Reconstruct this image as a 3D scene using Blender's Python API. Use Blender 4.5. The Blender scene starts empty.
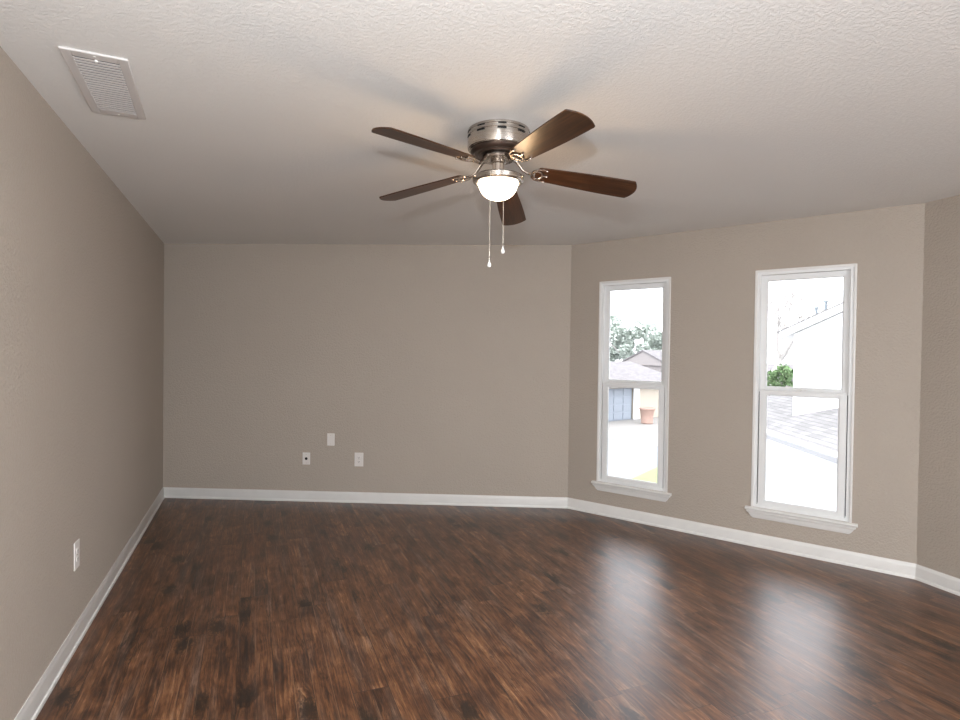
import bpy, bmesh, math, random
from mathutils import Vector, Matrix

PI = math.pi
D = bpy.data
SC = bpy.context.scene
COL = SC.collection
random.seed(7)

# ------------------------------------------------------------------ camera
FPX = 568.9631
cd = D.cameras.new('camera'); cam = D.objects.new('camera', cd); COL.objects.link(cam)
cd.sensor_fit = 'HORIZONTAL'; cd.sensor_width = 36.0; cd.lens = FPX / 960 * 36.0
cd.clip_start = 0.02; cd.clip_end = 400
_yaw, _pit, _rol = math.radians(21.8932), math.radians(-0.8165), math.radians(0.7396)
F = Vector((math.sin(_yaw) * math.cos(_pit), math.cos(_yaw) * math.cos(_pit), math.sin(_pit)))
Rt = Vector((math.cos(_yaw), -math.sin(_yaw), 0)); Up = Rt.cross(F)
Rv = Rt * math.cos(_rol) + Up * math.sin(_rol)
Uv = Up * math.cos(_rol) - Rt * math.sin(_rol)
M = Matrix((Rv, Uv, -F)).transposed().to_4x4()
M.translation = Vector((0, 0, 1.4414))
cam.matrix_world = M
SC.camera = cam

# ------------------------------------------------------------------ world (bright overcast sky)
W = D.worlds.new('overcast_sky'); SC.world = W; W.use_nodes = True
bg = W.node_tree.nodes['Background']
bg.inputs[0].default_value = (0.92, 0.95, 1.0, 1); bg.inputs[1].default_value = 3.8

# ------------------------------------------------------------------ lights
def area(name, loc, aim, w, h, power, col=(1, 1, 1)):
    ld = D.lights.new(name, 'AREA'); ld.shape = 'RECTANGLE'; ld.size = w; ld.size_y = h
    ld.energy = power; ld.color = col
    o = D.objects.new(name, ld); COL.objects.link(o); o.location = loc
    o.rotation_euler = (Vector(aim) - Vector(loc)).to_track_quat('-Z', 'Y').to_euler()
    return o
# the photographer's flash beside the camera
fl = D.lights.new('camera_flash', 'POINT'); fl.energy = 128; fl.color = (0.88, 0.94, 1.0); fl.shadow_soft_size = 0.025
flo = D.objects.new('camera_flash', fl); COL.objects.link(flo); flo.location = (-0.06, -0.02, 1.76)
# fill light added at the unseen rear opening to brighten the room
area('rear_fill', (2.2, -3.0, 1.30), (1.2, -.4, 2.30), 2.2, 1.4, 84, (0.96, 0.97, 1.0))

# portals guide sampling of the sky through the two window openings
for s_ in (.6122, 1.8965):
    a_ = Vector((2.7400, 4.5861)); b_ = Vector((4.0273, 2.3552)); d_ = (b_ - a_).normalized(); n_ = Vector((-d_.y, d_.x)); q_ = a_ + d_ * s_ + n_ * .125
    po = area('window_portal', (q_.x, q_.y, 1.183), (q_.x - n_.x, q_.y - n_.y, 1.183), .62, 1.77, 1.0); po.data.cycles.is_portal = True

vs = SC.view_settings
vs.view_transform = 'Standard'; vs.look = 'None'; vs.exposure = 0.75; vs.gamma = 1.0; vs.use_curve_mapping = False
SC.cycles.use_denoising = True
SC.cycles.max_bounces = 10; SC.cycles.diffuse_bounces = 6; SC.cycles.transparent_max_bounces = 12
SC.cycles.sample_clamp_indirect = 4.0

# ------------------------------------------------------------------ helpers
def tag(o, label=None, cat=None, group=None, kind=None):
    if label: o['label'] = label
    if cat: o['category'] = cat
    if group: o['group'] = group
    if kind: o['kind'] = kind
    return o

def empty(name, loc=(0, 0, 0), rz=0.0, parent=None):
    o = D.objects.new(name, None); COL.objects.link(o); o.location = loc; o.rotation_euler = (0, 0, rz)
    o.empty_display_size = 0.1
    if parent: o.parent = parent
    return o

def obj(name, bm, mat, parent=None, smooth=False, bevel=0.0, seg=2):
    bmesh.ops.remove_doubles(bm, verts=bm.verts, dist=1e-6)
    bmesh.ops.recalc_face_normals(bm, faces=bm.faces)
    me = D.meshes.new(name); bm.to_mesh(me); bm.free()
    for m in (mat if isinstance(mat, (list, tuple)) else [mat]): me.materials.append(m)
    o = D.objects.new(name, me); COL.objects.link(o)
    if parent: o.parent = parent
    if smooth:
        for p in me.polygons: p.use_smooth = True
        try: me.set_sharp_from_angle(angle=math.radians(38))
        except Exception: pass
    if bevel:
        b = o.modifiers.new('bevel', 'BEVEL'); b.width = bevel; b.segments = seg; b.limit_method = 'ANGLE'
        b.angle_limit = math.radians(35)
        for p in me.polygons: p.use_smooth = True
        try: me.set_sharp_from_angle(angle=math.radians(38))
        except Exception: pass
    return o

def hexa(bm, v, mi=0):
    """eight corners: bottom loop of four then top loop of four"""
    vs_ = [bm.verts.new(p) for p in v]
    for q in ((0, 1, 2, 3), (7, 6, 5, 4), (0, 4, 5, 1), (1, 5, 6, 2), (2, 6, 7, 3), (3, 7, 4, 0)):
        f = bm.faces.new([vs_[i] for i in q]); f.material_index = mi

def box(bm, x0, x1, y0, y1, z0, z1, fn=None, mi=0):
    p = [(x0, y0, z0), (x1, y0, z0), (x1, y1, z0), (x0, y1, z0), (x0, y0, z1), (x1, y0, z1), (x1, y1, z1), (x0, y1, z1)]
    hexa(bm, [fn(*q) if fn else q for q in p], mi)

def ring(bm, x0, x1, z0, z1, l, r, b, t, y0, y1, fn=None):
    """rectangular frame: sides of width l, r, b, t"""
    box(bm, x0, x0 + l, y0, y1, z0, z1, fn); box(bm, x1 - r, x1, y0, y1, z0, z1, fn)
    box(bm, x0 + l, x1 - r, y0, y1, z0, z0 + b, fn); box(bm, x0 + l, x1 - r, y0, y1, z1 - t, z1, fn)

def lathe(bm, prof, seg=64, c=(0, 0), cap=True):
    loops = []
    for r, z in prof:
        if r < 1e-6: loops.append([bm.verts.new((c[0], c[1], z))])
        else: loops.append([bm.verts.new((c[0] + r * math.cos(2 * PI * i / seg), c[1] + r * math.sin(2 * PI * i / seg), z)) for i in range(seg)])
    for a, b in zip(loops, loops[1:]):
        for i in range(seg):
            j = (i + 1) % seg
            if len(a) == 1 and len(b) == 1: continue
            if len(a) == 1: bm.faces.new((a[0], b[i], b[j]))
            elif len(b) == 1: bm.faces.new((a[i], a[j], b[0]))
            else: bm.faces.new((a[i], a[j], b[j], b[i]))
    if cap:
        for l in (loops[0], loops[-1]):
            if len(l) > 2: bm.faces.new(l)

def tube(bm, pts, rad, seg=10, flat=1.0, upv=(0, 0, 1), closed=False):
    pts = [Vector(p) for p in pts]; n = len(pts)
    rads = rad if isinstance(rad, (list, tuple)) else [rad] * n
    L = []
    for i, p in enumerate(pts):
        if closed: t = (pts[(i + 1) % n] - pts[(i - 1) % n]).normalized()
        else: t = (pts[min(i + 1, n - 1)] - pts[max(i - 1, 0)]).normalized()
        u = Vector(upv); s = t.cross(u)
        if s.length < 1e-4: s = t.cross(Vector((1, 0, 0)))
        s.normalize(); u = s.cross(t)
        L.append([bm.verts.new(p + s * math.cos(2 * PI * k / seg) * rads[i] + u * math.sin(2 * PI * k / seg) * rads[i] * flat) for k in range(seg)])
    m = n if closed else n - 1
    for i in range(m):
        a, b = L[i], L[(i + 1) % n]
        for k in range(seg):
            bm.faces.new((a[k], a[(k + 1) % seg], b[(k + 1) % seg], b[k]))
    if not closed: bm.faces.new(L[0]); bm.faces.new(L[-1])

# ------------------------------------------------------------------ materials
class NT:
    def __init__(s, name, rough=0.6, col=(.5, .5, .5), metal=0.0, spec=0.5):
        s.m = D.materials.new(name); s.m.use_nodes = True; s.t = s.m.node_tree; s.n = s.t.nodes; s.l = s.t.links
        s.b = s.n['Principled BSDF']
        s.b.inputs['Base Color'].default_value = (*col, 1); s.b.inputs['Roughness'].default_value = rough
        s.b.inputs['Metallic'].default_value = metal; s.b.inputs['Specular IOR Level'].default_value = spec
    def node(s, typ, **kw):
        n = s.n.new(typ)
        for k, v in kw.items(): setattr(n, k, v)
        return n
    def put(s, sock, v):
        if isinstance(v, bpy.types.NodeSocket): s.l.new(v, sock)
        elif isinstance(v, (tuple, list)) and len(v) == 3 and sock.type == 'RGBA': sock.default_value = (*v, 1)
        else: sock.default_value = v
    def math(s, op, a, b=None, c=None):
        n = s.node('ShaderNodeMath', operation=op)
        for i, v in enumerate((a, b, c)):
            if v is not None: s.put(n.inputs[i], v)
        return n.outputs[0]
    def comb(s, x, y, z):
        n = s.node('ShaderNodeCombineXYZ')
        for i, v in enumerate((x, y, z)): s.put(n.inputs[i], v)
        return n.outputs[0]
    def coord(s):
        n = s.node('ShaderNodeTexCoord'); return n.outputs['Object']
    def mapping(s, vec, scale=(1, 1, 1), loc=(0, 0, 0)):
        n = s.node('ShaderNodeMapping'); s.l.new(vec, n.inputs[0]); n.inputs['Scale'].default_value = scale
        n.inputs['Location'].default_value = loc; return n.outputs[0]
    def noise(s, vec, scale, detail=3, rough=.5, dist=0.0):
        n = s.node('ShaderNodeTexNoise'); s.l.new(vec, n.inputs['Vector']); n.inputs['Scale'].default_value = scale
        n.inputs['Detail'].default_value = detail; n.inputs['Roughness'].default_value = rough
        n.inputs['Distortion'].default_value = dist; return n.outputs[0]
    def ramp(s, fac, stops):
        n = s.node('ShaderNodeValToRGB'); s.put(n.inputs[0], fac); e = n.color_ramp.elements
        while len(e) < len(stops): e.new(0.5)
        for k, (p, c) in zip(e, stops):
            k.position = p; k.color = (*c, 1) if isinstance(c, tuple) else (c, c, c, 1)
        return n.outputs[0]
    def mix(s, fac, a, b, blend='MIX'):
        n = s.node('ShaderNodeMix', data_type='RGBA', blend_type=blend)
        s.put(n.inputs[0], fac); s.put(n.inputs[6], a); s.put(n.inputs[7], b); return n.outputs[2]
    def bump(s, h, strength, dist, prev=None):
        n = s.node('ShaderNodeBump'); s.l.new(h, n.inputs['Height']); n.inputs['Strength'].default_value = strength
        n.inputs['Distance'].default_value = dist
        if prev: s.l.new(prev, n.inputs['Normal'])
        s.l.new(n.outputs[0], s.b.inputs['Normal']); return n.outputs[0]

def mat_plain(name, col, rough=.5, metal=0, spec=.5, nscale=0, nstr=0.05):
    t = NT(name, rough, col, metal, spec)
    if nscale:
        h = t.noise(t.coord(), nscale, 3); t.bump(h, nstr, .002)
        c = t.mix(t.noise(t.coord(), nscale * .3, 2), tuple(x * .93 for x in col), tuple(min(1, x * 1.05) for x in col))
        t.put(t.b.inputs['Base Color'], c)
    return t.m

def mat_wall(name, col):
    t = NT(name, .62, col, 0, .35); c = t.coord()
    n1 = t.noise(c, 80, 3, .55); n2 = t.noise(c, 34, 2, .5)
    blobs = t.ramp(n1, [(.42, 0.0), (.62, 1.0)])
    h = t.math('ADD', t.math('MULTIPLY', blobs, .6), t.math('MULTIPLY', n2, .6))
    t.bump(h, .6, .0045)
    t.put(t.b.inputs['Base Color'], t.mix(t.noise(c, 2.5, 3), tuple(x * .97 for x in col), tuple(x * 1.03 for x in col)))
    return t.m

def mat_ceiling():
    col = (.76, .74, .72)
    t = NT('ceiling_knockdown_texture', .75, col, 0, .3); c = t.coord()
    s1 = t.noise(t.mapping(c, (1, 1, 1)), 70, 3, .6, .3)
    lump = t.ramp(s1, [(.44, 0.0), (.56, 1.0)])
    h = t.math('ADD', t.math('MULTIPLY', lump, .8), t.math('MULTIPLY', t.noise(c, 130, 2), .3))
    t.bump(h, .34, .003)
    t.put(t.b.inputs['Base Color'], t.mix(t.noise(c, 1.6, 3), (.735, .722, .695), (.765, .755, .73)))
    return t.m

def mat_floor():
    t = NT('dark_walnut_planks', .33, (.1, .05, .03), 0, .8)
    sep = t.node('ShaderNodeSeparateXYZ'); t.l.new(t.coord(), sep.inputs[0]); X, Y = sep.outputs[0], sep.outputs[1]
    u = t.math('DIVIDE', t.math('SUBTRACT', X, .405), .152)
    row = t.math('FLOOR', u); fu = t.math('FRACT', u)
    def rnd(v, k=0.0):
        n = t.node('ShaderNodeTexWhiteNoise', noise_dimensions='3D'); t.l.new(v, n.inputs['Vector']); return n
    r1 = rnd(t.comb(row, 3.3, 0)).outputs['Value']
    v = t.math('DIVIDE', t.math('ADD', Y, t.math('MULTIPLY', r1, 7.0)), 1.22)
    seg = t.math('FLOOR', v); fv = t.math('FRACT', v)
    wn = rnd(t.comb(row, seg, 1.7)); pr = wn.outputs['Value']
    off = t.math('MULTIPLY', pr, 37.0)
    # seams
    du = t.math('MULTIPLY', t.math('MINIMUM', fu, t.math('SUBTRACT', 1.0, fu)), .152)
    dv = t.math('MULTIPLY', t.math('MINIMUM', fv, t.math('SUBTRACT', 1.0, fv)), 1.22)
    seam = t.math('LESS_THAN', t.math('MINIMUM', du, dv), .0012)
    # narrow boards milled into each plank, tone of their own
    strip = t.math('FLOOR', t.math('MULTIPLY', fu, 2.0))
    sr = rnd(t.comb(t.math('ADD', t.math('MULTIPLY', row, 3.0), strip), seg, 5.1)).outputs['Value']
    # every milled strip samples its own piece of grain
    off2 = t.math('ADD', off, t.math('MULTIPLY', sr, 11.0))
    P = t.comb(t.math('ADD', X, off), t.math('ADD', Y, off), off)
    PS = t.comb(t.math('ADD', X, off2), t.math('ADD', Y, off2), off2)
    # knots pull the grain lines around them
    vo = t.node('ShaderNodeTexVoronoi', voronoi_dimensions='2D'); t.l.new(t.mapping(P, (4.0, 2.0, 1)), vo.inputs['Vector']); vo.inputs['Scale'].default_value = 1.0
    ks = t.node('ShaderNodeSeparateColor'); t.l.new(vo.outputs['Color'], ks.inputs[0])
    pick = t.math('GREATER_THAN', ks.outputs[0], .58)
    near = t.math('MULTIPLY', t.ramp(vo.outputs['Distance'], [(.0, 1.0), (.42, 0.0)]), pick)
    warp = t.noise(t.mapping(PS, (7, 2.0, 1)), 1.0, 3, .6)
    XW = t.math('ADD', X, t.math('MULTIPLY', t.math('SUBTRACT', warp, .5), t.math('ADD', .035, t.math('MULTIPLY', near, .16))))
    PW = t.comb(t.math('ADD', XW, off2), t.math('ADD', Y, off2), off2)
    grain = t.noise(t.mapping(PW, (95, 4.2, 1)), 1.0, 6, .72)
    fine = t.noise(t.mapping(PW, (230, 11, 1)), 1.0, 4, .7)
    broad = t.noise(t.mapping(PW, (30, 1.7, 1)), 1.0, 4, .6)
    patch = t.noise(t.mapping(P, (9, 4.0, 1)), 1.0, 4, .62, .8)
    kd = t.math('ADD', vo.outputs['Distance'], t.math('MULTIPLY', t.math('SUBTRACT', t.noise(t.mapping(P, (70, 30, 1)), 1.0, 4, .75), .5), .62))
    kmask = t.math('MULTIPLY', t.ramp(kd, [(.08, 1.0), (.20, 0.0)]), pick)
    halo = t.math('MULTIPLY', near, t.ramp(grain, [(.40, 1.0), (.60, .15)]))
    gc = t.ramp(grain, [(.36, 0.0), (.64, 1.0)]); bc = t.ramp(broad, [(.34, 0.0), (.66, 1.0)])
    pc = t.ramp(patch, [(.36, 0.0), (.64, 1.0)]); fc = t.ramp(fine, [(.36, 0.0), (.64, 1.0)])
    f = t.math('ADD', t.math('MULTIPLY', gc, .34), t.math('MULTIPLY', bc, .17))
    f = t.math('ADD', f, t.math('MULTIPLY', fc, .23))
    f = t.math('ADD', f, t.math('MULTIPLY', pc, .26))
    f = t.math('ADD', f, t.math('MULTIPLY', t.math('SUBTRACT', sr, .5), .11))
    f = t.math('ADD', f, t.math('MULTIPLY', t.math('SUBTRACT', pr, .5), .07))
    base = t.ramp(f, [(.10, (.012, .006, .004)), (.30, (.046, .017, .008)), (.50, (.106, .042, .018)), (.70, (.185, .080, .034)), (.92, (.38, .20, .10))])
    grey = t.ramp(f, [(.10, (.013, .009, .008)), (.50, (.085, .048, .033)), (.92, (.30, .20, .15))])
    hue = t.noise(t.mapping(P, (22, 1.2, 1)), 1.0, 3, .6)
    c = t.mix(t.ramp(hue, [(.50, 0.0), (.66, .8)]), base, grey)
    ck = t.noise(t.mapping(PW, (60, 3.4, 1)), 1.0, 3, .5); ck = t.math('ABSOLUTE', t.math('SUBTRACT', ck, .5))
    cm = t.math('MULTIPLY', t.ramp(ck, [(.0, 1.0), (.018, 0.0)]), t.ramp(t.noise(t.mapping(P, (11, 2.5, 1)), 1.0, 2), [(.46, 0.0), (.58, 1.0)]))
    c = t.mix(t.math('MULTIPLY', cm, .85), c, (.008, .005, .004))
    c = t.mix(t.math('MULTIPLY', halo, .60), c, (.020, .010, .006))
    c = t.mix(t.math('MULTIPLY', kmask, .82), c, (.010, .006, .004))
    # strip joints: a pale scraped edge beside a dark line
    fs = t.math('FRACT', t.math('MULTIPLY', fu, 2.0))
    edge = t.math('MULTIPLY', t.math('LESS_THAN', fs, .045), t.ramp(t.noise(t.mapping(P, (3, 2.2, 1)), 1.0, 2), [(.45, 0.0), (.55, 1.0)]))
    c = t.mix(t.math('MULTIPLY', edge, .45), c, (.30, .17, .10))
    c = t.mix(t.math('MULTIPLY', seam, .85), c, (.010, .006, .005))
    t.put(t.b.inputs['Base Color'], c)
    t.put(t.b.inputs['Roughness'], t.math('ADD', .27, t.math('MULTIPLY', grain, .18)))
    h = t.math('ADD', t.math('MULTIPLY', grain, .7), t.math('MULTIPLY', fine, .5))
    h = t.math('SUBTRACT', h, t.math('MULTIPLY', seam, 1.2))
    t.bump(h, .22, .0015)
    return t.m

def mat_nickel(name='brushed_nickel', col=(.52, .475, .43), rough=.26, stretch=(1, 1, 140)):
    t = NT(name, rough, col, 1.0, .5)
    n = t.noise(t.mapping(t.coord(), stretch), 6, 3)
    t.put(t.b.inputs['Roughness'], t.math('ADD', rough - .06, t.math('MULTIPLY', n, .14)))
    t.bump(n, .12, .0006)
    return t.m

def mat_blade():
    t = NT('walnut_fan_blade', .34, (.05, .022, .012), 0, .35); c = t.coord()
    n = t.noise(t.mapping(c, (4, 90, 4)), 1.0, 5, .6, .3)
    n2 = t.noise(t.mapping(c, (2, 14, 4)), 1.0, 3, .6)
    f = t.math('ADD', t.math('MULTIPLY', n, .6), t.math('MULTIPLY', n2, .4))
    t.put(t.b.inputs['Base Color'], t.ramp(f, [(.3, (.016, .007, .004)), (.5, (.042, .017, .007)), (.72, (.095, .039, .015))]))
    t.bump(n, .08, .0008)
    return t.m

def mat_emit(name, col, s):
    t = NT(name, .3, (1, 1, 1))
    t.b.inputs['Emission Color'].default_value = (*col, 1); t.b.inputs['Emission Strength'].default_value = s
    return t.m

def mat_glass():
    m = D.materials.new('window_glass'); m.use_nodes = True; t = m.node_tree
    t.nodes.remove(t.nodes['Principled BSDF']); out = t.nodes['Material Output']
    tr = t.nodes.new('ShaderNodeBsdfTransparent'); tr.inputs[0].default_value = (.95, .95, .955, 1)
    gl = t.nodes.new('ShaderNodeBsdfGlossy'); gl.inputs['Roughness'].default_value = .02
    fr = t.nodes.new('ShaderNodeFresnel'); fr.inputs[0].default_value = 1.45
    nz = t.nodes.new('ShaderNodeTexNoise'); nz.inputs['Scale'].default_value = 1.2
    bp = t.nodes.new('ShaderNodeBump'); bp.inputs['Strength'].default_value = .02
    t.links.new(nz.outputs[0], bp.inputs['Height']); t.links.new(bp.outputs[0], gl.inputs['Normal'])
    mx = t.nodes.new('ShaderNodeMixShader')
    t.links.new(fr.outputs[0], mx.inputs[0]); t.links.new(tr.outputs[0], mx.inputs[1]); t.links.new(gl.outputs[0], mx.inputs[2])
    t.links.new(mx.outputs[0], out.inputs[0])
    return m

def mat_shingle(name, col, ax=(1, 0, 0), course=.14):
    """rows of shingles stepping up along z"""
    t = NT(name, .9, col, 0, .2)
    sep = t.node('ShaderNodeSeparateXYZ'); t.l.new(t.coord(), sep.inputs[0])
    al = t.math('ADD', t.math('MULTIPLY', sep.outputs[0], ax[0]), t.math('MULTIPLY', sep.outputs[1], ax[1]))
    v = t.math('DIVIDE', sep.outputs[2], course * .31); fv = t.math('FRACT', v); row = t.math('FLOOR', v)
    u = t.math('ADD', t.math('DIVIDE', al, .3), t.math('MULTIPLY', row, .37)); fu = t.math('FRACT', u)
    wn = t.node('ShaderNodeTexWhiteNoise', noise_dimensions='2D'); t.l.new(t.comb(t.math('FLOOR', u), row, 0), wn.inputs['Vector'])
    line = t.math('MAXIMUM', t.math('LESS_THAN', fv, .2), t.math('LESS_THAN', fu, .04))
    c = t.mix(wn.outputs['Value'], tuple(x * .85 for x in col), tuple(min(1, x * 1.15) for x in col))
    c = t.mix(t.math('MULTIPLY', line, .55), c, tuple(x * .45 for x in col))
    t.put(t.b.inputs['Base Color'], c)
    return t.m

def mat_ground(name, a, b, sc):
    t = NT(name, .9, a, 0, .2)
    t.put(t.b.inputs['Base Color'], t.mix(t.noise(t.coord(), sc, 5, .6), a, b)); t.bump(t.noise(t.coord(), sc * 12, 3), .3, .01)
    return t.m

WALLC = (.406, .355, .302)
M_wall = mat_wall('greige_orange_peel_wall', WALLC)
M_ceil = mat_ceiling()
M_floor = mat_floor()
M_trim = mat_plain('white_trim_paint', (.74, .73, .71), .35, 0, .5, 30, .04)
M_vinyl = mat_plain('white_window_vinyl', (.78, .79, .79), .35, 0, .5, 20, .03)
M_plate = mat_plain('white_plastic_plate', (.72, .69, .66), .35, 0, .5, 25, .03)
M_dark = mat_plain('dark_recess', (.015, .014, .013), .7, 0, .3, 20, .02)
M_gap = mat_plain('sash_gap_shade', (.12, .12, .12), .7, 0, .3, 20, .02)  # dark grey painted for the shade in the gaps beside the lower sash
M_vent = mat_plain('white_vent_enamel', (.62, .59, .57), .45, 0, .4, 30, .03)
M_ventshade = mat_plain('vent_gap_shade', (.05, .05, .055), .6, 0, .4, 20, .02)  # near-black, standing for the shade between the vent louvers
M_nickel = mat_nickel()
_n = M_nickel.node_tree; _tg = _n.nodes.new('ShaderNodeTangent'); _tg.direction_type = 'RADIAL'; _tg.axis = 'Z'
_n.links.new(_tg.outputs[0], _n.nodes['Principled BSDF'].inputs['Tangent']); _n.nodes['Principled BSDF'].inputs['Anisotropic'].default_value = .8; _n.nodes['Principled BSDF'].inputs['Anisotropic Rotation'].default_value = .25
M_nickel2 = mat_nickel('polished_nickel', (.66, .60, .54), .18, (20, 20, 20))
M_dmetal = mat_nickel('dark_motor_metal', (.17, .13, .11), .32, (1, 1, 60))
M_blade = mat_blade()
M_bowl = mat_emit('lit_frosted_glass', (1.0, .86, .66), 4.5)
M_chain = mat_plain('pull_chain_metal', (.75, .68, .58), .35, .6, .5, 40, .02)
M_fob = mat_plain('white_ceramic_fob', (.85, .83, .80), .25, 0, .5, 40, .02)
M_glass = mat_glass()

# ------------------------------------------------------------------ room shell
H = 2.44
P = [Vector((-0.7836, -3.2)), Vector((-0.7836, 6.2087)), Vector((2.7400, 4.5861)), Vector((4.0273, 2.3552)), Vector((3.6400, -3.2))]
NP = len(P); TH = 0.14
# clockwise seen from above; outward = left of travel
def off_poly(d):
    out = []
    for i in range(NP):
        a, b, c = P[i - 1], P[i], P[(i + 1) % NP]
        d1 = (b - a).normalized(); d2 = (c - b).normalized()
        n1 = Vector((-d1.y, d1.x)); n2 = Vector((-d2.y, d2.x))
        m = (n1 + n2).normalized(); out.append(b + m * (d / m.dot(n1)))
    return out
OUT = off_poly(TH)

def wall(name, i, side, holes=(), label=''):
    a, b = P[i], P[(i + 1) % NP]; A, B = OUT[i], OUT[(i + 1) % NP]
    L = (b - a).length; d = (b - a) / L; n = Vector((-d.y, d.x))
    ss = sorted({0.0, L, *[h[0] for h in holes], *[h[1] for h in holes]})
    zs = sorted({0.0, H, *[h[2] for h in holes], *[h[3] for h in holes]})
    def pt(s, dep, z):
        if dep and abs(s) < 1e-6: q = A
        elif dep and abs(s - L) < 1e-6: q = B
        else: q = a + d * s + n * dep
        return (q.x, q.y, z)
    bm = bmesh.new()
    vc = {}
    def V(s, k, z):
        key = (round(s, 5), k, round(z, 5))
        if key not in vc: vc[key] = bm.verts.new(pt(s, TH if k else 0, z))
        return vc[key]
    inh = lambda s, z: any(h[0] < s < h[1] and h[2] < z < h[3] for h in holes)
    cells = {}
    for x in range(len(ss) - 1):
        for y in range(len(zs) - 1):
            cells[x, y] = not inh((ss[x] + ss[x + 1]) / 2, (zs[y] + zs[y + 1]) / 2)
    for (x, y), ok in cells.items():
        if not ok: continue
        s0, s1, z0, z1 = ss[x], ss[x + 1], zs[y], zs[y + 1]
        for k in (0, 1): bm.faces.new((V(s0, k, z0), V(s1, k, z0), V(s1, k, z1), V(s0, k, z1)))
        for dx, dy, (p, q) in ((-1, 0, ((s0, z0), (s0, z1))), (1, 0, ((s1, z0), (s1, z1))), (0, -1, ((s0, z0), (s1, z0))), (0, 1, ((s0, z1), (s1, z1)))):
            if not cells.get((x + dx, y + dy), False):
                bm.faces.new((V(p[0], 0, p[1]), V(q[0], 0, q[1]), V(q[0], 1, q[1]), V(p[0], 1, p[1])))
    o = obj(name, bm, M_wall)
    return tag(o, label, 'wall', kind='structure')

WS = [(.3005, .9238), (1.5848, 2.2081)]; WZ = (.296, 2.0702)
wall('wall_left', 0, 'left', label='long greige textured wall on the left with one outlet')
wall('wall_back', 1, 'back', label='greige back wall with three small white plates')
wall('wall_right', 2, 'right', [(a, b, *WZ) for a, b in WS], 'greige angled wall holding the two tall white windows')
wall('wall_far_right', 3, 'far_right', label='sliver of greige wall at the right edge of the photo')
wall('wall_rear', 4, 'rear', [(1.15, 3.45, .45, 2.1)], 'greige wall behind the viewpoint with a wide opening')

def slab(name, poly, z0, z1, mat, label, cat):
    bm = bmesh.new()
    lo = [bm.verts.new((p.x, p.y, z0)) for p in poly]; hi = [bm.verts.new((p.x, p.y, z1)) for p in poly]
    bm.faces.new(lo); bm.faces.new(hi)
    for i in range(len(poly)):
        j = (i + 1) % len(poly); bm.faces.new((lo[i], lo[j], hi[j], hi[i]))
    return tag(obj(name, bm, mat), label, cat, kind='structure')
slab('floor', OUT, -.12, 0, M_floor, 'dark brown rustic wood plank floor', 'floor')
slab('ceiling', OUT, H, H + .12, M_ceil, 'off-white knockdown textured ceiling', 'ceiling')

# baseboards, mitred, stepped profile with a shoe moulding
PROF = [(0, 0), (.020, 0), (.020, .010), (.017, .016), (.0125, .018), (.0125, .074), (.010, .086), (.006, .092), (.004, .0976), (0, .0976)]
for i, side in enumerate(('left', 'back', 'right', 'far_right', 'rear')):
    bm = bmesh.new(); A = []; B = []
    for dep, z in PROF:
        o_ = off_poly(-dep); a, b = o_[i], o_[(i + 1) % NP]
        A.append(bm.verts.new((a.x, a.y, z))); B.append(bm.verts.new((b.x, b.y, z)))
    for k in range(len(PROF)):
        j = (k + 1) % len(PROF); bm.faces.new((A[k], A[j], B[j], B[k]))
    bm.faces.new(A); bm.faces.new(B)
    tag(obj('baseboard_' + side, bm, M_trim, smooth=True), {'left': 'white baseboard along the long left wall', 'back': 'white baseboard along the back wall',
        'right': 'white baseboard under the two windows', 'far_right': 'white baseboard at the right edge of the photo', 'rear': 'white baseboard behind the viewpoint'}[side], 'baseboard', kind='structure')

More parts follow.
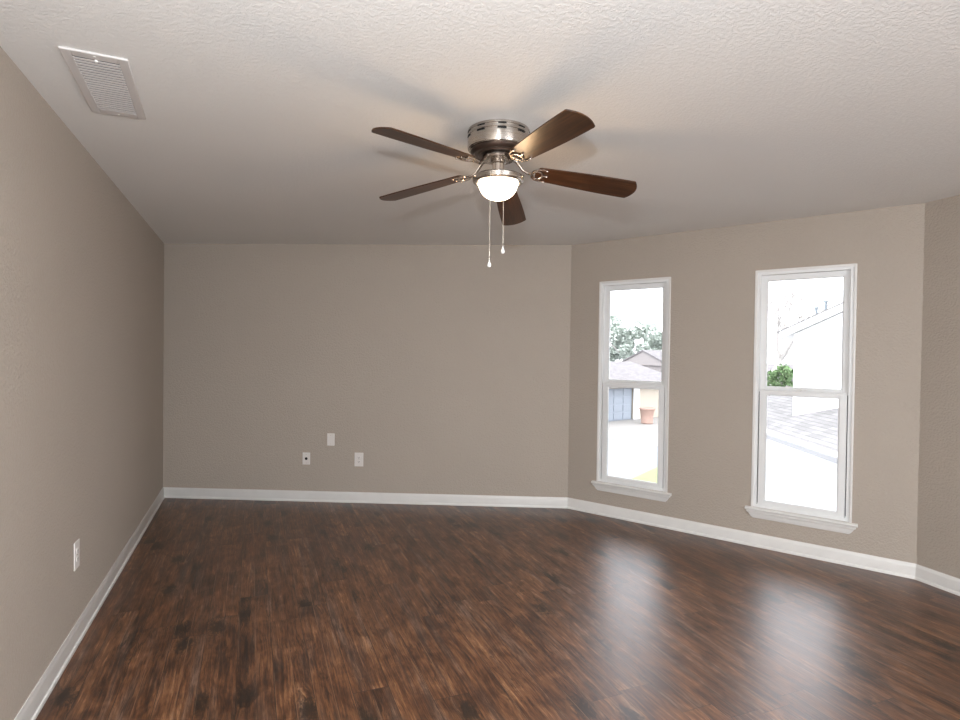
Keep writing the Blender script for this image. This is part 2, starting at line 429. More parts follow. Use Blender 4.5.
# ------------------------------------------------------------------ windows (local frame: x along the wall, y outward, z up)
dR = (P[3] - P[2]).normalized(); nO = Vector((-dR.y, dR.x))
def window(idx, s0, s1, label):
    org = P[2] + dR * s0
    root = empty('window_%d' % idx, (org.x, org.y, 0), math.atan2(dR.y, dR.x))
    tag(root, label, 'window', kind='structure')
    w = s1 - s0; z0, z1 = WZ
    # after rotation local +y = left of travel = outward
    bm = bmesh.new()
    ring(bm, 0.0005, w - .0005, z0 + .0005, z1 - .0005, .026, .026, .022, .026, .004, .10)           # main frame
    ring(bm, .026, w - .026, z0 + .022, z1 - .026, .012, .012, .010, .012, .062, .10)                # outer stop
    for sx in (.0265, w - .0265 - .006): box(bm, sx, sx + .006, .028, .034, 1.17, z1 - .027)         # parting bead in the upper half
    obj('window_frame', bm, M_vinyl, root, bevel=.0015)
    bm = bmesh.new(); e = .010
    box(bm, -e, .005, -.005, .0045, z0, z1 + e); box(bm, w - .005, w + e, -.005, .0045, z0, z1 + e); box(bm, .005, w - .005, -.005, .0045, z1 - .005, z1 + e)
    obj('edge_trim', bm, M_trim, root, bevel=.002)
    bm = bmesh.new()
    for sx in (.0262, w - .0262 - .007): box(bm, sx, sx + .007, .030, .052, z0 + .03, 1.17)
    obj('sash_track', bm, M_gap, root)
    # upper sash in the outer track
    bm = bmesh.new(); ux0, ux1, uz0, uz1 = .027, w - .027, 1.160, z1 - .0265
    ring(bm, ux0, ux1, uz0, uz1, .040, .040, .046, .040, .036, .061)
    ring(bm, ux0 + .040, ux1 - .040, uz0 + .046, uz1 - .040, .006, .006, .006, .006, .043, .055)
    us = obj('upper_sash', bm, M_vinyl, root, bevel=.002)
    bm = bmesh.new(); box(bm, ux0 + .042, ux1 - .042, .047, .051, uz0 + .048, uz1 - .042); obj('glass_pane', bm, M_glass, us)
    # lower sash in the inner track
    bm = bmesh.new(); lx0, lx1, lz0, lz1 = .0335, w - .0335, z0 + .0225, 1.186
    ring(bm, lx0, lx1, lz0, lz1, .044, .044, .032, .036, .008, .034)
    ring(bm, lx0 + .044, lx1 - .044, lz0 + .032, lz1 - .036, .006, .006, .006, .006, .015, .028)
    box(bm, lx0 + .02, lx1 - .02, .003, .008, lz1 - .010, lz1 - .003)
    ls = obj('lower_sash', bm, M_vinyl, root, bevel=.002)
    bm = bmesh.new(); box(bm, lx0 + .046, lx1 - .046, .020, .024, lz0 + .034, lz1 - .038); obj('glass_pane', bm, M_glass, ls)
    bm = bmesh.new(); c = w / 2
    lathe(bm, [(.0, lz1 + .013), (.011, lz1 + .012), (.014, lz1 + .006), (.014, lz1 + .0003), (0, lz1 + .0003)], 20, (c, .020), cap=False)
    box(bm, c - .028, c + .028, .012, .028, lz1 + .0002, lz1 + .006)
    box(bm, c - .004, c + .030, .010, .018, lz1 + .006, lz1 + .011)
    obj('sash_lock', bm, M_trim, root, bevel=.001)
    # stool with rounded nose and horns, apron with mitred returns
    bm = bmesh.new(); hn = .046
    pr = [(.004, z0 - .022), (-.026, z0 - .022), (-.032, z0 - .018), (-.035, z0 - .011), (-.032, z0 - .004), (-.026, z0 - .0005), (.004, z0 - .0005)]
    a = [bm.verts.new((-hn, y if y < 0 else 0, z)) for y, z in pr]; b = [bm.verts.new((w + hn, y if y < 0 else 0, z)) for y, z in pr]
    for k in range(len(pr)): bm.faces.new((a[k], a[(k + 1) % len(pr)], b[(k + 1) % len(pr)], b[k]))
    bm.faces.new(a); bm.faces.new(b)
    obj('window_stool', bm, M_trim, root, smooth=True)
    bm = bmesh.new(); zt, zb = z0 - .0222, z0 - .080
    prof = [(0, .028, hn - .008), (.012, .027, hn - .010), (.020, .018, hn - .020), (.045, .012, hn - .036), (.058, .006, hn - .050)]
    L = []
    for dz, y, x in prof: L.append([bm.verts.new(q) for q in ((-x, 0, zt - dz), (-x, -y, zt - dz), (w + x, -y, zt - dz), (w + x, 0, zt - dz))])
    for p, q in zip(L, L[1:]):
        for k in range(4): bm.faces.new((p[k], p[(k + 1) % 4], q[(k + 1) % 4], q[k]))
    bm.faces.new(L[0]); bm.faces.new(L[-1])
    obj('window_apron', bm, M_trim, root)
    return root
window(1, *WS[0], 'tall narrow white window nearer the back corner, garage seen through it')
window(2, *WS[1], 'tall narrow white window nearer the right edge, white gable seen through it')

# ------------------------------------------------------------------ wall plates
def plate_root(name, org, outward, label, cat):
    """local x along wall, y = into the room"""
    rz = math.atan2(outward.y, outward.x) - PI / 2
    return tag(empty(name, (org.x, org.y, 0), rz), label, cat)
def plate_body(root, zc, w, h, mat=M_plate, t=.006):
    bm = bmesh.new(); box(bm, -w / 2, w / 2, 0.0003, t, zc - h / 2, zc + h / 2)
    return obj('cover_plate', bm, mat, root, bevel=.003, seg=3)
def screw(root, x, z, t=.006):
    bm = bmesh.new()
    ring_ = []
    for y, r in ((t - .001, .0034), (t + .0008, .0034), (t + .0014, .0022)):
        ring_.append([bm.verts.new((x + r * math.cos(k * PI / 6), y, z + r * math.sin(k * PI / 6))) for k in range(12)])
    for a, b in zip(ring_, ring_[1:]):
        for k in range(12): bm.faces.new((a[k], a[(k + 1) % 12], b[(k + 1) % 12], b[k]))
    bm.faces.new(ring_[0]); bm.faces.new(ring_[-1])
    return obj('screw', bm, M_nickel2, root, smooth=True)
def duplex(org, outward, zc, w, h, label, grp=None):
    r = plate_root('wall_outlet', org, outward, label, 'outlet')
    plate_body(r, zc, w, h)
    for dz in (.0195, -.0195):
        bm = bmesh.new(); z = zc + dz
        n = 24; a = []; b = []
        for k in range(n):
            t = 2 * PI * k / n; x = .0172 * math.cos(t); zz = max(-.0135, min(.0135, .0172 * math.sin(t)))
            a.append(bm.verts.new((x, .005, z + zz))); b.append(bm.verts.new((x * .97, .0085, z + zz * .97)))
        for k in range(n): bm.faces.new((a[k], a[(k + 1) % n], b[(k + 1) % n], b[k]))
        bm.faces.new(a); bm.faces.new(b)
        rc = obj('receptacle', bm, M_plate, r)
        bm = bmesh.new()
        box(bm, -.0078, -.0052, .0080, .0089, z - .003, z + .0055); box(bm, .0052, .0078, .0080, .0089, z - .002, z + .0055)
        box(bm, -.0025, .0025, .0080, .0089, z - .0095, z - .0052)
        obj('socket_slots', bm, M_dark, rc)
    screw(r, 0, zc)
    return r
dB = (P[2] - P[1]).normalized(); nIn = Vector((dB.y, -dB.x))
def onback(s): return P[1] + dB * s
r = plate_root('coax_wall_plate', onback(1.405), nIn, 'small white wall plate with dark coax jack, leftmost of the three on the back wall', 'wall plate')
plate_body(r, .406, .072, .115)
bm = bmesh.new()
L = []
for y, rr in ((.005, .0135), (.008, .0135), (.0085, .0085), (.014, .0085), (.014, .0055)):
    L.append([bm.verts.new((rr * math.cos(k * PI / 6), y, .406 + rr * math.sin(k * PI / 6))) for k in range(12)])
for a, b in zip(L, L[1:]):
    for k in range(12): bm.faces.new((a[k], a[(k + 1) % 12], b[(k + 1) % 12], b[k]))
bm.faces.new(L[0]); bm.faces.new(L[-1]); obj('coax_jack', bm, M_dark, r)
screw(r, 0, .406 + .042); screw(r, 0, .406 - .042)
r = plate_root('blank_wall_plate', onback(1.640), nIn, 'blank white wall plate, highest of the three on the back wall', 'wall plate')
plate_body(r, .592, .071, .116); screw(r, 0, .592 + .042); screw(r, 0, .592 - .042)
duplex(onback(1.911), nIn, .408, .084, .130, 'white duplex outlet on the back wall, rightmost of its three plates')
duplex(Vector((P[0].x, 3.275)), Vector((1, 0)), .432, .084, .135, 'white duplex outlet low on the left wall')

# ------------------------------------------------------------------ ceiling vent
vr = tag(empty('ceiling_vent', (-.517, 2.573, H), math.radians(3.0)), 'long white louvred air vent on the ceiling beside the left wall', 'vent')
VW, VL = .200, .560
bm = bmesh.new()
fi = .032
for x0, x1, y0, y1 in ((-VW / 2, -VW / 2 + fi, -VL / 2, VL / 2), (VW / 2 - fi, VW / 2, -VL / 2, VL / 2), (-VW / 2 + fi, VW / 2 - fi, -VL / 2, -VL / 2 + fi + .01), (-VW / 2 + fi, VW / 2 - fi, VL / 2 - fi - .005, VL / 2)):
    box(bm, x0, x1, y0, y1, -.009, -.0004)
obj('vent_frame', bm, M_vent, vr, bevel=.003)
bm = bmesh.new(); box(bm, -VW / 2 + fi - .004, VW / 2 - fi + .004, -VL / 2 + fi, VL / 2 - fi, -.0014, -.0004); obj('dark_backing', bm, M_ventshade, vr)  # flat dark sheet painted as the shaded duct behind the louvers
NS = 22
for k in range(NS):
    y = -VL / 2 + fi + .020 + k * (VL - 2 * fi - .034) / (NS - 1)
    bm = bmesh.new()
    c, s = math.cos(math.radians(-4)), math.sin(math.radians(-4)); hw, ht = .0060, .0007
    pts = []
    for zz in (-1, 1):
        for xx, yy in ((-1, -1), (1, -1), (1, 1), (-1, 1)):
            ly, lz = yy * hw, zz * ht
            pts.append((xx * (VW / 2 - fi + .001), y + ly * c - lz * s, -.0098 + ly * s + lz * c))
    hexa(bm, pts); obj('louver', bm, M_vent, vr)
for y in (-VL / 2 + .016, VL / 2 - .014):
    bm = bmesh.new(); lathe(bm, [(0, -.0112), (.003, -.0108), (.0045, -.0095), (.0045, -.0085), (0, -.0085)], 14, (0, y), cap=False)
    obj('screw', bm, M_fob, vr, smooth=True)
bm = bmesh.new(); box(bm, -.004, .004, -VL / 2 + .040, -VL / 2 + .052, -.015, -.008); obj('damper_lever', bm, M_fob, vr, bevel=.001)

# ------------------------------------------------------------------ ceiling fan
HX, HY = 1.030, 2.371
fan = tag(empty('ceiling_fan', (HX, HY, H)), 'flush-mount brushed nickel ceiling fan with five walnut blades and lit glass bowl', 'ceiling fan')
Z = lambda z: z - H
bm = bmesh.new()
lathe(bm, [(.134, Z(2.4398)), (.139, Z(2.437)), (.140, Z(2.428)), (.1375, Z(2.426)), (.1375, Z(2.421)), (.140, Z(2.419)), (.1405, Z(2.410)),
           (.1375, Z(2.408)), (.1375, Z(2.399)), (.1405, Z(2.397)), (.1405, Z(2.362)), (.138, Z(2.353)), (.131, Z(2.350)), (.120, Z(2.350)), (.0, Z(2.352))], 96)
mh = obj('motor_housing', bm, M_nickel, fan, smooth=True)
for zc, n_, wd, hh in ((2.4235, 9, .26, .0020), (2.4035, 9, .28, .0034)):
    for k in range(n_):
        t = 2 * PI * k / n_ + .35; bm = bmesh.new()
        for a0, a1 in ((t - wd, t),):
            m_ = 5
            for q in range(m_):
                u0 = a0 + (a1 - a0) * q / m_; u1 = a0 + (a1 - a0) * (q + 1) / m_
                pts = []
                for z_ in (zc - hh, zc + hh):
                    for uu, rr in ((u0, .136), (u1, .136), (u1, .1412), (u0, .1412)): pts.append((rr * math.cos(uu), rr * math.sin(uu), Z(z_)))
                hexa(bm, pts)
        obj('vent_slot', bm, M_dark, mh)
bm = bmesh.new()
lathe(bm, [(.126, Z(2.3498)), (.127, Z(2.342)), (.122, Z(2.334)), (.112, Z(2.330)), (.108, Z(2.334)), (.095, Z(2.333)), (.090, Z(2.328)), (.074, Z(2.327)), (.0, Z(2.329))], 80)
obj('motor_cover', bm, M_dmetal, fan, smooth=True)
bm = bmesh.new()
lathe(bm, [(.066, Z(2.3268)), (.074, Z(2.322)), (.076, Z(2.314)), (.071, Z(2.308)), (.052, Z(2.305)), (0, Z(2.305))], 64)
obj('flywheel', bm, M_nickel, fan, smooth=True)
bm = bmesh.new()
lathe(bm, [(.034, Z(2.3048)), (.034, Z(2.294)), (.027, Z(2.290)), (.027, Z(2.262)), (.040, Z(2.258)), (.041, Z(2.250)), (.0, Z(2.250))], 48)
obj('switch_housing', bm, M_nickel2, fan, smooth=True)
bm = bmesh.new()
lathe(bm, [(.030, Z(2.2498)), (.060, Z(2.248)), (.080, Z(2.243)), (.096, Z(2.238)), (.110, Z(2.234)), (.1165, Z(2.228)), (.1150, Z(2.210)), (.108, Z(2.203)), (.098, Z(2.203)), (.095, Z(2.212)), (.0, Z(2.222))], 80)
fp = obj('light_pan', bm, M_nickel, fan, smooth=True)
for k in range(3):
    t = 2 * PI * k / 3 + 1.2; bm = bmesh.new(); c = Vector((math.cos(t), math.sin(t), 0))
    tube(bm, [c * .115 + Vector((0, 0, Z(2.219))), c * .122 + Vector((0, 0, Z(2.219))), c * .1225 + Vector((0, 0, Z(2.219))), c * .127 + Vector((0, 0, Z(2.219)))], [.0025, .0025, .005, .004], 12)
    obj('thumb_screw', bm, M_nickel2, fp, smooth=True)
bm = bmesh.new(); pr = [(.090, Z(2.2155))]
for k in range(1, 13):
    a = PI / 2 * k / 12; pr.append((.090 * math.cos(a) ** .80 if k < 12 else 0, Z(2.212) - .082 * math.sin(a)))
lathe(bm, pr, 64, cap=False)
obj('glass_bowl', bm, M_bowl, fan, smooth=True)

TX, TY, ZB, PITCH, PHI = -.049, -.077, 2.224, -.215, 4.779
def blade_frame(t):
    er = Vector((math.cos(t), math.sin(t), 0)); et = Vector((-math.sin(t), math.cos(t), 0))
    def f(r, w, n):
        q = er * r + et * (w * math.cos(PITCH) - n * math.sin(PITCH)); q.z += w * math.sin(PITCH) + n * math.cos(PITCH)
        q.z += TX * q.x + TY * q.y + (ZB - H) + .084 * (.627 - r); return q
    return f
for k in range(5):
    t = PHI + k * 2 * PI / 5; f = blade_frame(t)
    # blade: local mesh in its own frame so the grain runs along the blade
    er = f(1, 0, 0) - f(0, 0, 0); et = f(0, 1, 0) - f(0, 0, 0)
    er.normalize(); et = (et - er * et.dot(er)).normalized(); nz = er.cross(et)
    bl = D.objects.new('_', None)
    bm = bmesh.new(); R0, R1 = .172, .634
    outl = []
    for q in range(9):                                     # rounded root
        a = PI / 2 + PI * q / 8; outl.append((R0 + .020 + .020 * math.cos(a), .048 * math.sin(a)))
    N = 10
    low = [(R0 + .02 + (R1 - .012 - R0 - .02) * q / N, -(.048 + .019 * math.sin(PI / 2 * min(1, (q / N) * 1.05)))) for q in range(1, N + 1)]
    outl += low
    tip = []
    for q in range(11):
        y = -.0655 + .131 * q / 10; tip.append((R1 - .006 + .026 * (1 - (y / .066) ** 2), y))
    outl += tip
    outl += [(x, -y) for x, y in reversed(low)]
    th = .0028
    lo = [bm.verts.new((x, y, -th)) for x, y in outl]; hi = [bm.verts.new((x, y, th)) for x, y in outl]
    bm.faces.new(lo); bm.faces.new(hi)
    for q in range(len(outl)):
        j = (q + 1) % len(outl); bm.faces.new((lo[q], lo[j], hi[j], hi[q]))
    b = obj('fan_blade', bm, M_blade, fan, bevel=.0012)
    o0 = f(0, 0, 0)
    b.matrix_local = Matrix(((er.x, et.x, nz.x, o0.x), (er.y, et.y, nz.y, o0.y), (er.z, et.z, nz.z, o0.z), (0, 0, 0, 1)))
    # blade iron: curved arm, scroll ring and three-finger plate under the blade root
    iron = bmesh.new()
    hub = Vector((math.cos(t) * .060, math.sin(t) * .060, Z(2.3135))); e = Vector((math.cos(t), math.sin(t), 0))
    arm = [hub, hub + e * .022 + Vector((0, 0, -.006)), hub + e * .036 + Vector((0, 0, -.024)), hub + e * .054 + Vector((0, 0, -.046)), f(.138, 0, -.006), f(.160, 0, -.0065)]
    tube(iron, arm, [.011, .0105, .009, .008, .008, .008], 10, .7)
    rg = [f(.180 + .022 * math.cos(a), .026 * math.sin(a), -.0072) for a in [2 * PI * q / 20 for q in range(20)]]
    tube(iron, rg, .0042, 8, .8, closed=True)
    for sgn in (1, -1):
        tube(iron, [f(.150, 0, -.0072), f(.158, sgn * .022, -.0072), f(.175, sgn * .037, -.0068), f(.200, sgn * .043, -.0062), f(.222, sgn * .040, -.0055)], [.005, .005, .005, .005, .004], 8, .7)
    tube(iron, [f(.196, 0, -.0068), f(.212, 0, -.006), f(.228, 0, -.0055)], [.005, .006, .004], 8, .7)
    ir = obj('blade_iron', iron, M_nickel2, fan, smooth=True)
    for wx, rx in ((.040, .216), (-.040, .216), (0, .222)):
        bm = bmesh.new(); tube(bm, [f(rx, wx, -.011), f(rx, wx, -.0085), f(rx, wx, -.004)], [.003, .0045, .0045], 10)
        obj('screw', bm, M_nickel2, ir, smooth=True)

# pull chains hang from the front of the light pan
hd = Vector((.398, .917, 0)); rv = Vector((.917, -.398, 0))
for du, zb_, lab in ((-.034, 1.809, None), (.024, 1.869, None)):
    base = -hd * .1125 + rv * du
    bm = bmesh.new()
    tube(bm, [base + Vector((0, 0, Z(2.222))), base + Vector((0, 0, Z(2.1))), base + Vector((0, 0, Z(zb_ + .030)))], .0009, 8)
    zz = 2.205
    ch = obj('pull_chain', bm, M_chain, fan, smooth=True)
    bm = bmesh.new()
    prof = [(0, .0325), (.0020, .032), (.0026, .027), (.0045, .021), (.0078, .013), (.0088, .0075), (.0070, .002), (.0035, 0), (0, -.0005)]
    lathe(bm, [(r_, Z(zb_) + z_) for r_, z_ in prof], 20, (base.x, base.y), cap=False)
    obj('chain_fob', bm, M_fob, ch, smooth=True)

# the lamp's own light
pl = D.lights.new('fan_bulb', 'POINT'); pl.energy = 4.0; pl.color = (1.0, .66, .36); pl.shadow_soft_size = .07
plo = D.objects.new('fan_bulb', pl); COL.objects.link(plo); plo.location = (HX, HY, 2.095)

# ------------------------------------------------------------------ outside, seen through the windows (ground one storey down)
G = -2.9
M_conc = mat_ground('pale_concrete', (0.232, 0.221, 0.206), (0.267, 0.255, 0.238), .6)
M_asph = mat_ground('grey_street', (0.191, 0.195, 0.206), (0.212, 0.218, 0.228), .5)
M_grass = mat_ground('lawn_grass', (0.168, 0.206, 0.096), (0.219, 0.258, 0.129), 3)
M_white = mat_plain('white_siding', (.80, .80, .79), .7, 0, .2, 8, .05)
M_beige = mat_plain('beige_wall', (0.432, 0.384, 0.320), .8, 0, .2, 8, .05)
M_brick = mat_plain('pinkish_brick', (0.267, 0.245, 0.237), .9, 0, .2, 12, .1)
M_gdoor = mat_plain('blue_grey_door', (0.258, 0.288, 0.327), .6, 0, .3, 6, .05)
M_roofA = mat_shingle('grey_shingles', (0.185, 0.174, 0.176), (.97, .26, 0))
M_roofB = mat_shingle('pale_shingles', (0.202, 0.196, 0.194), (-.45, -.89, 0), .16)
M_eaveshade = mat_plain('eave_shade_grey', (.27, .27, .275), .6, 0, .3, 20, .05)  # grey painted for the shadow line under the eave
M_terra = mat_plain('terracotta', (0.344, 0.234, 0.193), .8, 0, .3, 20, .1)
M_leafA = mat_ground('grey_green_leaves', (.33, .37, .33), (.50, .55, .49), 2)
M_leafB = mat_ground('bright_green_leaves', (0.088, 0.161, 0.065), (0.175, 0.263, 0.125), 2)
M_bark = mat_ground('pale_bark', (0.374, 0.352, 0.330), (0.462, 0.440, 0.418), 6)
M_pipe = mat_plain('grey_vent_pipe', (0.176, 0.208, 0.232), .5, .3, .5, 20, .05)

def poly_prism(bm, pts, dz, fn=None, mi=0):
    pts = [Vector(p) for p in pts]
    lo = [bm.verts.new(p) for p in pts]; hi = [bm.verts.new(p + Vector(dz)) for p in pts]
    bm.faces.new(lo); bm.faces.new(hi)
    for i in range(len(pts)):
        j = (i + 1) % len(pts); bm.faces.new((lo[i], lo[j], hi[j], hi[i]))

bm = bmesh.new(); box(bm, -60, 110, -60, 120, G - .3, G)
tag(obj('ground', bm, M_asph), 'pale grey street and yard below the windows', 'ground', kind='structure')

# garage across the street: local x along the facade, y away from the room
gang = math.atan2(.26, .97)
gr = tag(empty('garage_building', (21.47, 30.63, G), gang), 'low garage with shingled roof and beige wall across the street', 'building')
bm = bmesh.new()
box(bm, -6, -3.5, 0, 8, 0, 2.3); box(bm, 2.2, 7, 0, 8, 0, 2.3); box(bm, -3.5, 2.2, .25, 8, 0, 2.3); box(bm, -3.5, 2.2, 0, .25, 2.1, 2.3)
obj('wall', bm, M_beige, gr)
bm = bmesh.new(); box(bm, 2.15, 2.75, -.04, 0.02, 0, 2.3); box(bm, -6.4, 7.4, -.55, -.45, 2.2, 2.38); obj('white_trim', bm, M_white, gr)
bm = bmesh.new()
box(bm, -3.5, 2.15, .15, .24, 0, 2.1)
for q in range(4):
    for j in range(6): box(bm, -3.4 + j * .93, -3.4 + j * .93 + .78, .11, .15, .08 + q * .52, .08 + q * .52 + .40)
obj('garage_door', bm, M_gdoor, gr)
bm = bmesh.new()
hexa(bm, [(-6.5, -.6, 2.22), (7.5, -.6, 2.22), (7.5, 4.5, 3.60), (-6.5, 4.5, 3.60), (-6.5, -.6, 2.36), (7.5, -.6, 2.36), (7.5, 4.5, 3.74), (-6.5, 4.5, 3.74)])
hexa(bm, [(-6.5, 4.5, 3.60), (7.5, 4.5, 3.60), (7.5, 9, 2.30), (-6.5, 9, 2.30), (-6.5, 4.5, 3.74), (7.5, 4.5, 3.74), (7.5, 9, 2.44), (-6.5, 9, 2.44)])
obj('roof', bm, M_roofA, gr)
bm = bmesh.new()
ca, sa = math.cos(gang), math.sin(gang)
lp = lambda x, y, z: (21.47 + x * ca - y * sa, 30.63 + x * sa + y * ca, z)
poly_prism(bm, [lp(-6, -8.2, G + .004), lp(7, -7.2, G + .004), lp(7, -.1, G + .004), lp(-6, -.1, G + .004)], (0, 0, .008))
tag(obj('driveway', bm, M_conc), 'pale concrete apron in front of the blue-grey garage door', 'driveway', kind='structure')
bm = bmesh.new()
poly_prism(bm, [(11.3, 15.6, G + .004), (15.0, 17.9, G + .004), (15.6, 16.6, G + .004), (12.4, 14.6, G + .004)], (0, 0, .05))
tag(obj('lawn', bm, M_grass), 'strip of green grass seen low through the left window', 'grass', kind='stuff')

# planter
pt = tag(empty('terracotta_planter', (22.91, 28.96, G + .012)), 'flared terracotta planter standing by the garage wall', 'planter')
bm = bmesh.new(); lathe(bm, [(.0, 0), (.34, 0), (.38, .06), (.36, .12), (.37, .45), (.43, .82), (.50, .90), (.50, .98), (.45, 1.0), (.40, .94), (.38, .84), (0, .84)], 32, cap=False)
obj('pot', bm, M_terra, pt, smooth=True)

def tree(name, loc, h, crad, czl, mat, label, cat, n=1500, leaf=.16, bare=False, grp=None, seed=1):
    rnd = random.Random(seed)
    root = tag(empty(name, loc), label, cat, grp)
    bm = bmesh.new(); tips = []
    def branch(p, d, l, r, lev):
        pts = [p]; q = Vector(p)
        for s in range(3):
            d = (d + Vector((rnd.uniform(-.2, .2), rnd.uniform(-.2, .2), rnd.uniform(-.05, .12)))).normalized(); q = q + d * l / 3; pts.append(q.copy())
        tube(bm, pts, [r, r * .85, r * .7, r * .55], 6)
        tips.append(q)
        if lev:
            for _ in range(4 if bare else 3):
                a = rnd.uniform(0, 2 * PI); e = (d * .8 + Vector((math.cos(a), math.sin(a), rnd.uniform(.0, .5))) * .8).normalized()
                branch(q, e, l * rnd.uniform(.55, .75), r * .5, lev - 1)
    branch(Vector((0, 0, 0)), Vector((0, 0, 1)), h * .45, h * .03, 4 if bare else 2)
    obj('trunk', bm, M_bark, root, smooth=True)
    if not bare:
        bm = bmesh.new()
        cl = [(Vector((rnd.gauss(0, .5), rnd.gauss(0, .5), rnd.gauss(0, .45))), rnd.uniform(.28, .5)) for _ in range(16)]
        for i in range(n):
            c, cr = rnd.choice(cl); v = Vector((rnd.gauss(0, 1), rnd.gauss(0, 1), rnd.gauss(0, 1))).normalized() * cr * rnd.uniform(.6, 1.0)
            v = c + v; p = Vector((v.x * crad, v.y * crad, czl + v.z * crad))
            if p.z < .3: continue
            a = Vector((rnd.gauss(0, 1), rnd.gauss(0, 1), rnd.gauss(0, 1))).normalized(); b_ = a.cross(Vector((rnd.gauss(0, 1), rnd.gauss(0, 1), 1))).normalized()
            s = leaf * rnd.uniform(.6, 1.2)
            f4 = [bm.verts.new(p + a * s), bm.verts.new(p + b_ * s * .55), bm.verts.new(p - a * s), bm.verts.new(p - b_ * s * .55)]
            bm.faces.new(f4)
        obj('foliage', bm, mat, root)
    return root
def at(px, dist): # bearing of a spot seen through a window, as plain compass direction from the viewpoint
    pass
tree('leafy_tree', (47.9, 64.9, G), 9.0, 2.9, 6.0, M_leafA, 'large grey-green tree rising behind the garage roof', 'tree', 5200, .30, seed=3)
tree('leafy_tree', (54.2, 66.5, G), 8.2, 1.7, 6.1, M_leafA, 'smaller rounder tree right of the big one, behind the farther roof', 'tree', 3000, .24, seed=5)
hr = tag(empty('distant_house', (40.3, 48.06, G), gang), 'farther house roof showing above the garage roof at right', 'building')
bm = bmesh.new(); box(bm, .4, 9, 0, 6, 0, 3.2); poly_prism(bm, [(.1, -.3, 3.12), (.1, 6.3, 3.12), (.1, 3, 4.60)], (8, 0, 0)); obj('wall', bm, M_brick, hr)
bm = bmesh.new()
for s in (0, 1):
    y0, y1 = (-.5, 3) if s == 0 else (6.5, 3)
    hexa(bm, [(0.0, y0, 3.1), (9.4, y0, 3.1), (9.4, y1, 4.62), (0.0, y1, 4.62), (0.0, y0, 3.25), (9.4, y0, 3.25), (9.4, y1, 4.78), (0.0, y1, 4.78)])
obj('roof', bm, M_roofA, hr)

# neighbouring white house seen through the right window
NB = Vector((14.5, 8.5, G)); nb = tag(empty('neighbour_house', NB), 'white neighbouring house with gable and shingled lower roof beyond the right window', 'house')
e = Vector((-.4472, -.8944, 0)); m = Vector((.8944, -.4472, 0)); E0 = Vector((11.46, 10.04, -.35)); SL = .33
def ep(a, b, z=None):  # a along the eave (towards the viewpoint), b away across the roof
    q = E0 + e * a + m * b; q.z = -.35 + SL * b if z is None else z; return q
bm = bmesh.new(); A0, A1, RB = -4.0, 8.0, 2.35
top = [ep(A0, 0), ep(A1, 0), ep(A1, RB), ep(A0, RB)]
poly_prism(bm, [p - Vector((0, 0, .12)) for p in top], (0, 0, .12))
top = [ep(A0, RB), ep(A1, RB), ep(A1, 2 * RB, -.35), ep(A0, 2 * RB, -.35)]
poly_prism(bm, [p - Vector((0, 0, .12)) for p in top], (0, 0, .12))
obj('lower_roof', bm, M_roofB, nb)
bm = bmesh.new()
poly_prism(bm, [ep(A0 - .02, -.03, -.55), ep(A1, -.03, -.55), ep(A1, .015, -.55), ep(A0 - .02, .015, -.55)], (0, 0, .215))
obj('fascia', bm, M_white, nb)
bm = bmesh.new()
poly_prism(bm, [ep(A0 - .02, -.13, -.50), ep(A1, -.13, -.50), ep(A1, -.032, -.50), ep(A0 - .02, -.032, -.50)], (0, 0, .10))
obj('eave_shade_strip', bm, M_eaveshade, nb)  # strip added below the roof edge to draw the soffit shadow line
bm = bmesh.new()
poly_prism(bm, [ep(A0 + .3, .3, G), ep(A1 - .3, .3, G), ep(A1 - .3, 2 * RB - .3, G), ep(A0 + .3, 2 * RB - .3, G)], (0, 0, -.50 - G))
obj('lower_wall', bm, M_white, nb)
w = Vector((.53, -.85, 0)).normalized(); wb = Vector((.85, .53, 0)).normalized()
G0 = Vector((12.55, 10.25, 0)); RK = .50
bm = bmesh.new()
def gp(a, b, z): q = G0 + w * a + wb * b; q.z = z; return q
Lg = 5.2; hm = 1.99 + RK * Lg / 2
poly_prism(bm, [gp(0, 0, -.5), gp(Lg, 0, -.5), gp(Lg, 0, 1.99), gp(Lg / 2, 0, hm), gp(0, 0, 1.99)], wb * 5.0)
obj('gable_wall', bm, M_white, nb)
bm = bmesh.new()
for sgn in (0, 1):
    a0, a1 = (-.30, Lg / 2) if sgn == 0 else (Lg + .30, Lg / 2)
    za, zb2 = 1.99 - RK * .30, hm
    pts = [gp(a0, -.28, za + .02), gp(a1, -.28, zb2 + .02), gp(a1, 5.2, zb2 + .02), gp(a0, 5.2, za + .02)]
    poly_prism(bm, pts, (0, 0, .17))
obj('gable_soffit', bm, M_white, nb)
bm = bmesh.new()
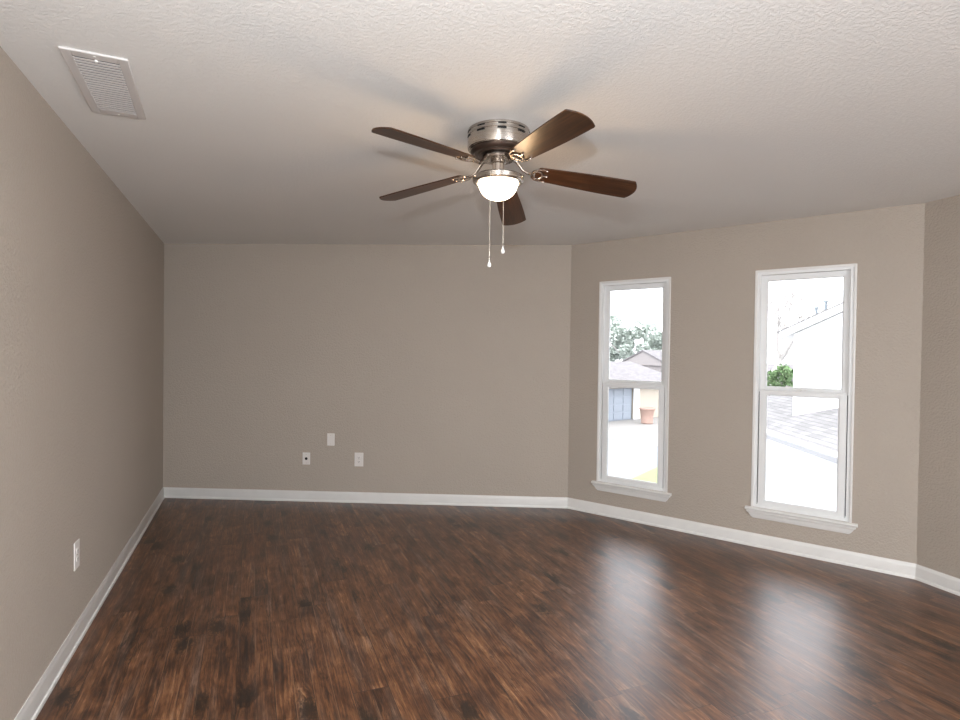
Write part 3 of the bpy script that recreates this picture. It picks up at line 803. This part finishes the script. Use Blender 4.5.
for sgn in (0, 1):
    a0, a1 = (-.34, Lg / 2) if sgn == 0 else (Lg + .34, Lg / 2)
    za, zb2 = 1.99 - RK * .34, hm
    pts = [gp(a0, -.31, za + .19), gp(a1, -.31, zb2 + .19), gp(a1, 5.2, zb2 + .19), gp(a0, 5.2, za + .19)]
    poly_prism(bm, pts, (0, 0, .03))
obj('gable_roof', bm, M_roofB, nb)
for a_, h_ in ((.42, .24), (.62, .30)):
    bm = bmesh.new(); q = gp(a_, .5, 0); z0 = 1.99 + RK * a_ + .19
    lathe(bm, [(.035, z0), (.035, z0 + h_), (.055, z0 + h_), (.055, z0 + h_ + .05), (0, z0 + h_ + .05)], 12, (q.x, q.y)); obj('roof_vent_pipe', bm, M_pipe, nb)
for c_ in nb.children:
    c_.data.transform(Matrix.Translation(-NB))
# low porch in front of the white wall
bm = bmesh.new()
poly_prism(bm, [(7.55, 7.30, -.75), (6.60, 5.60, -.75), (4.8, 7.2, -1.25), (5.5, 8.9, -1.25)], (0, 0, .10))
poly_prism(bm, [(7.45, 7.20, G), (6.70, 5.80, G), (5.3, 7.1, G), (5.9, 8.5, G)], (0, 0, -1.30 - G))
pch = tag(obj('low_shed', bm, M_roofB), 'pale low shed roof at the bottom of the right window', 'shed')

tree('leafy_shrub', (23.4, 19.7, G), 3.4, .62, 3.3, M_leafB, 'bright green rounded shrub top beyond the lower roof', 'shrub', 900, .12, seed=11)
tree('bare_tree', (33.5, 29.7, G), 9.5, 3.0, 6, M_bark, 'pale leafless tree behind the white gable', 'tree', bare=True, seed=9)
hr = tag(empty('distant_house', (46.0, 38.0, G), math.radians(-35)), 'distant roof showing behind the green shrub beyond the right window', 'building')
bm = bmesh.new(); box(bm, -4, 4, 0, 6, 0, 2.2); obj('wall', bm, M_brick, hr)
bm = bmesh.new()
for s in (0, 1):
    y0, y1 = (-.5, 3) if s == 0 else (6.5, 3)
    hexa(bm, [(-4.4, y0, 2.1), (4.4, y0, 2.1), (4.4, y1, 3.4), (-4.4, y1, 3.4), (-4.4, y0, 2.25), (4.4, y0, 2.25), (4.4, y1, 3.55), (-4.4, y1, 3.55)])
obj('roof', bm, M_roofA, hr)
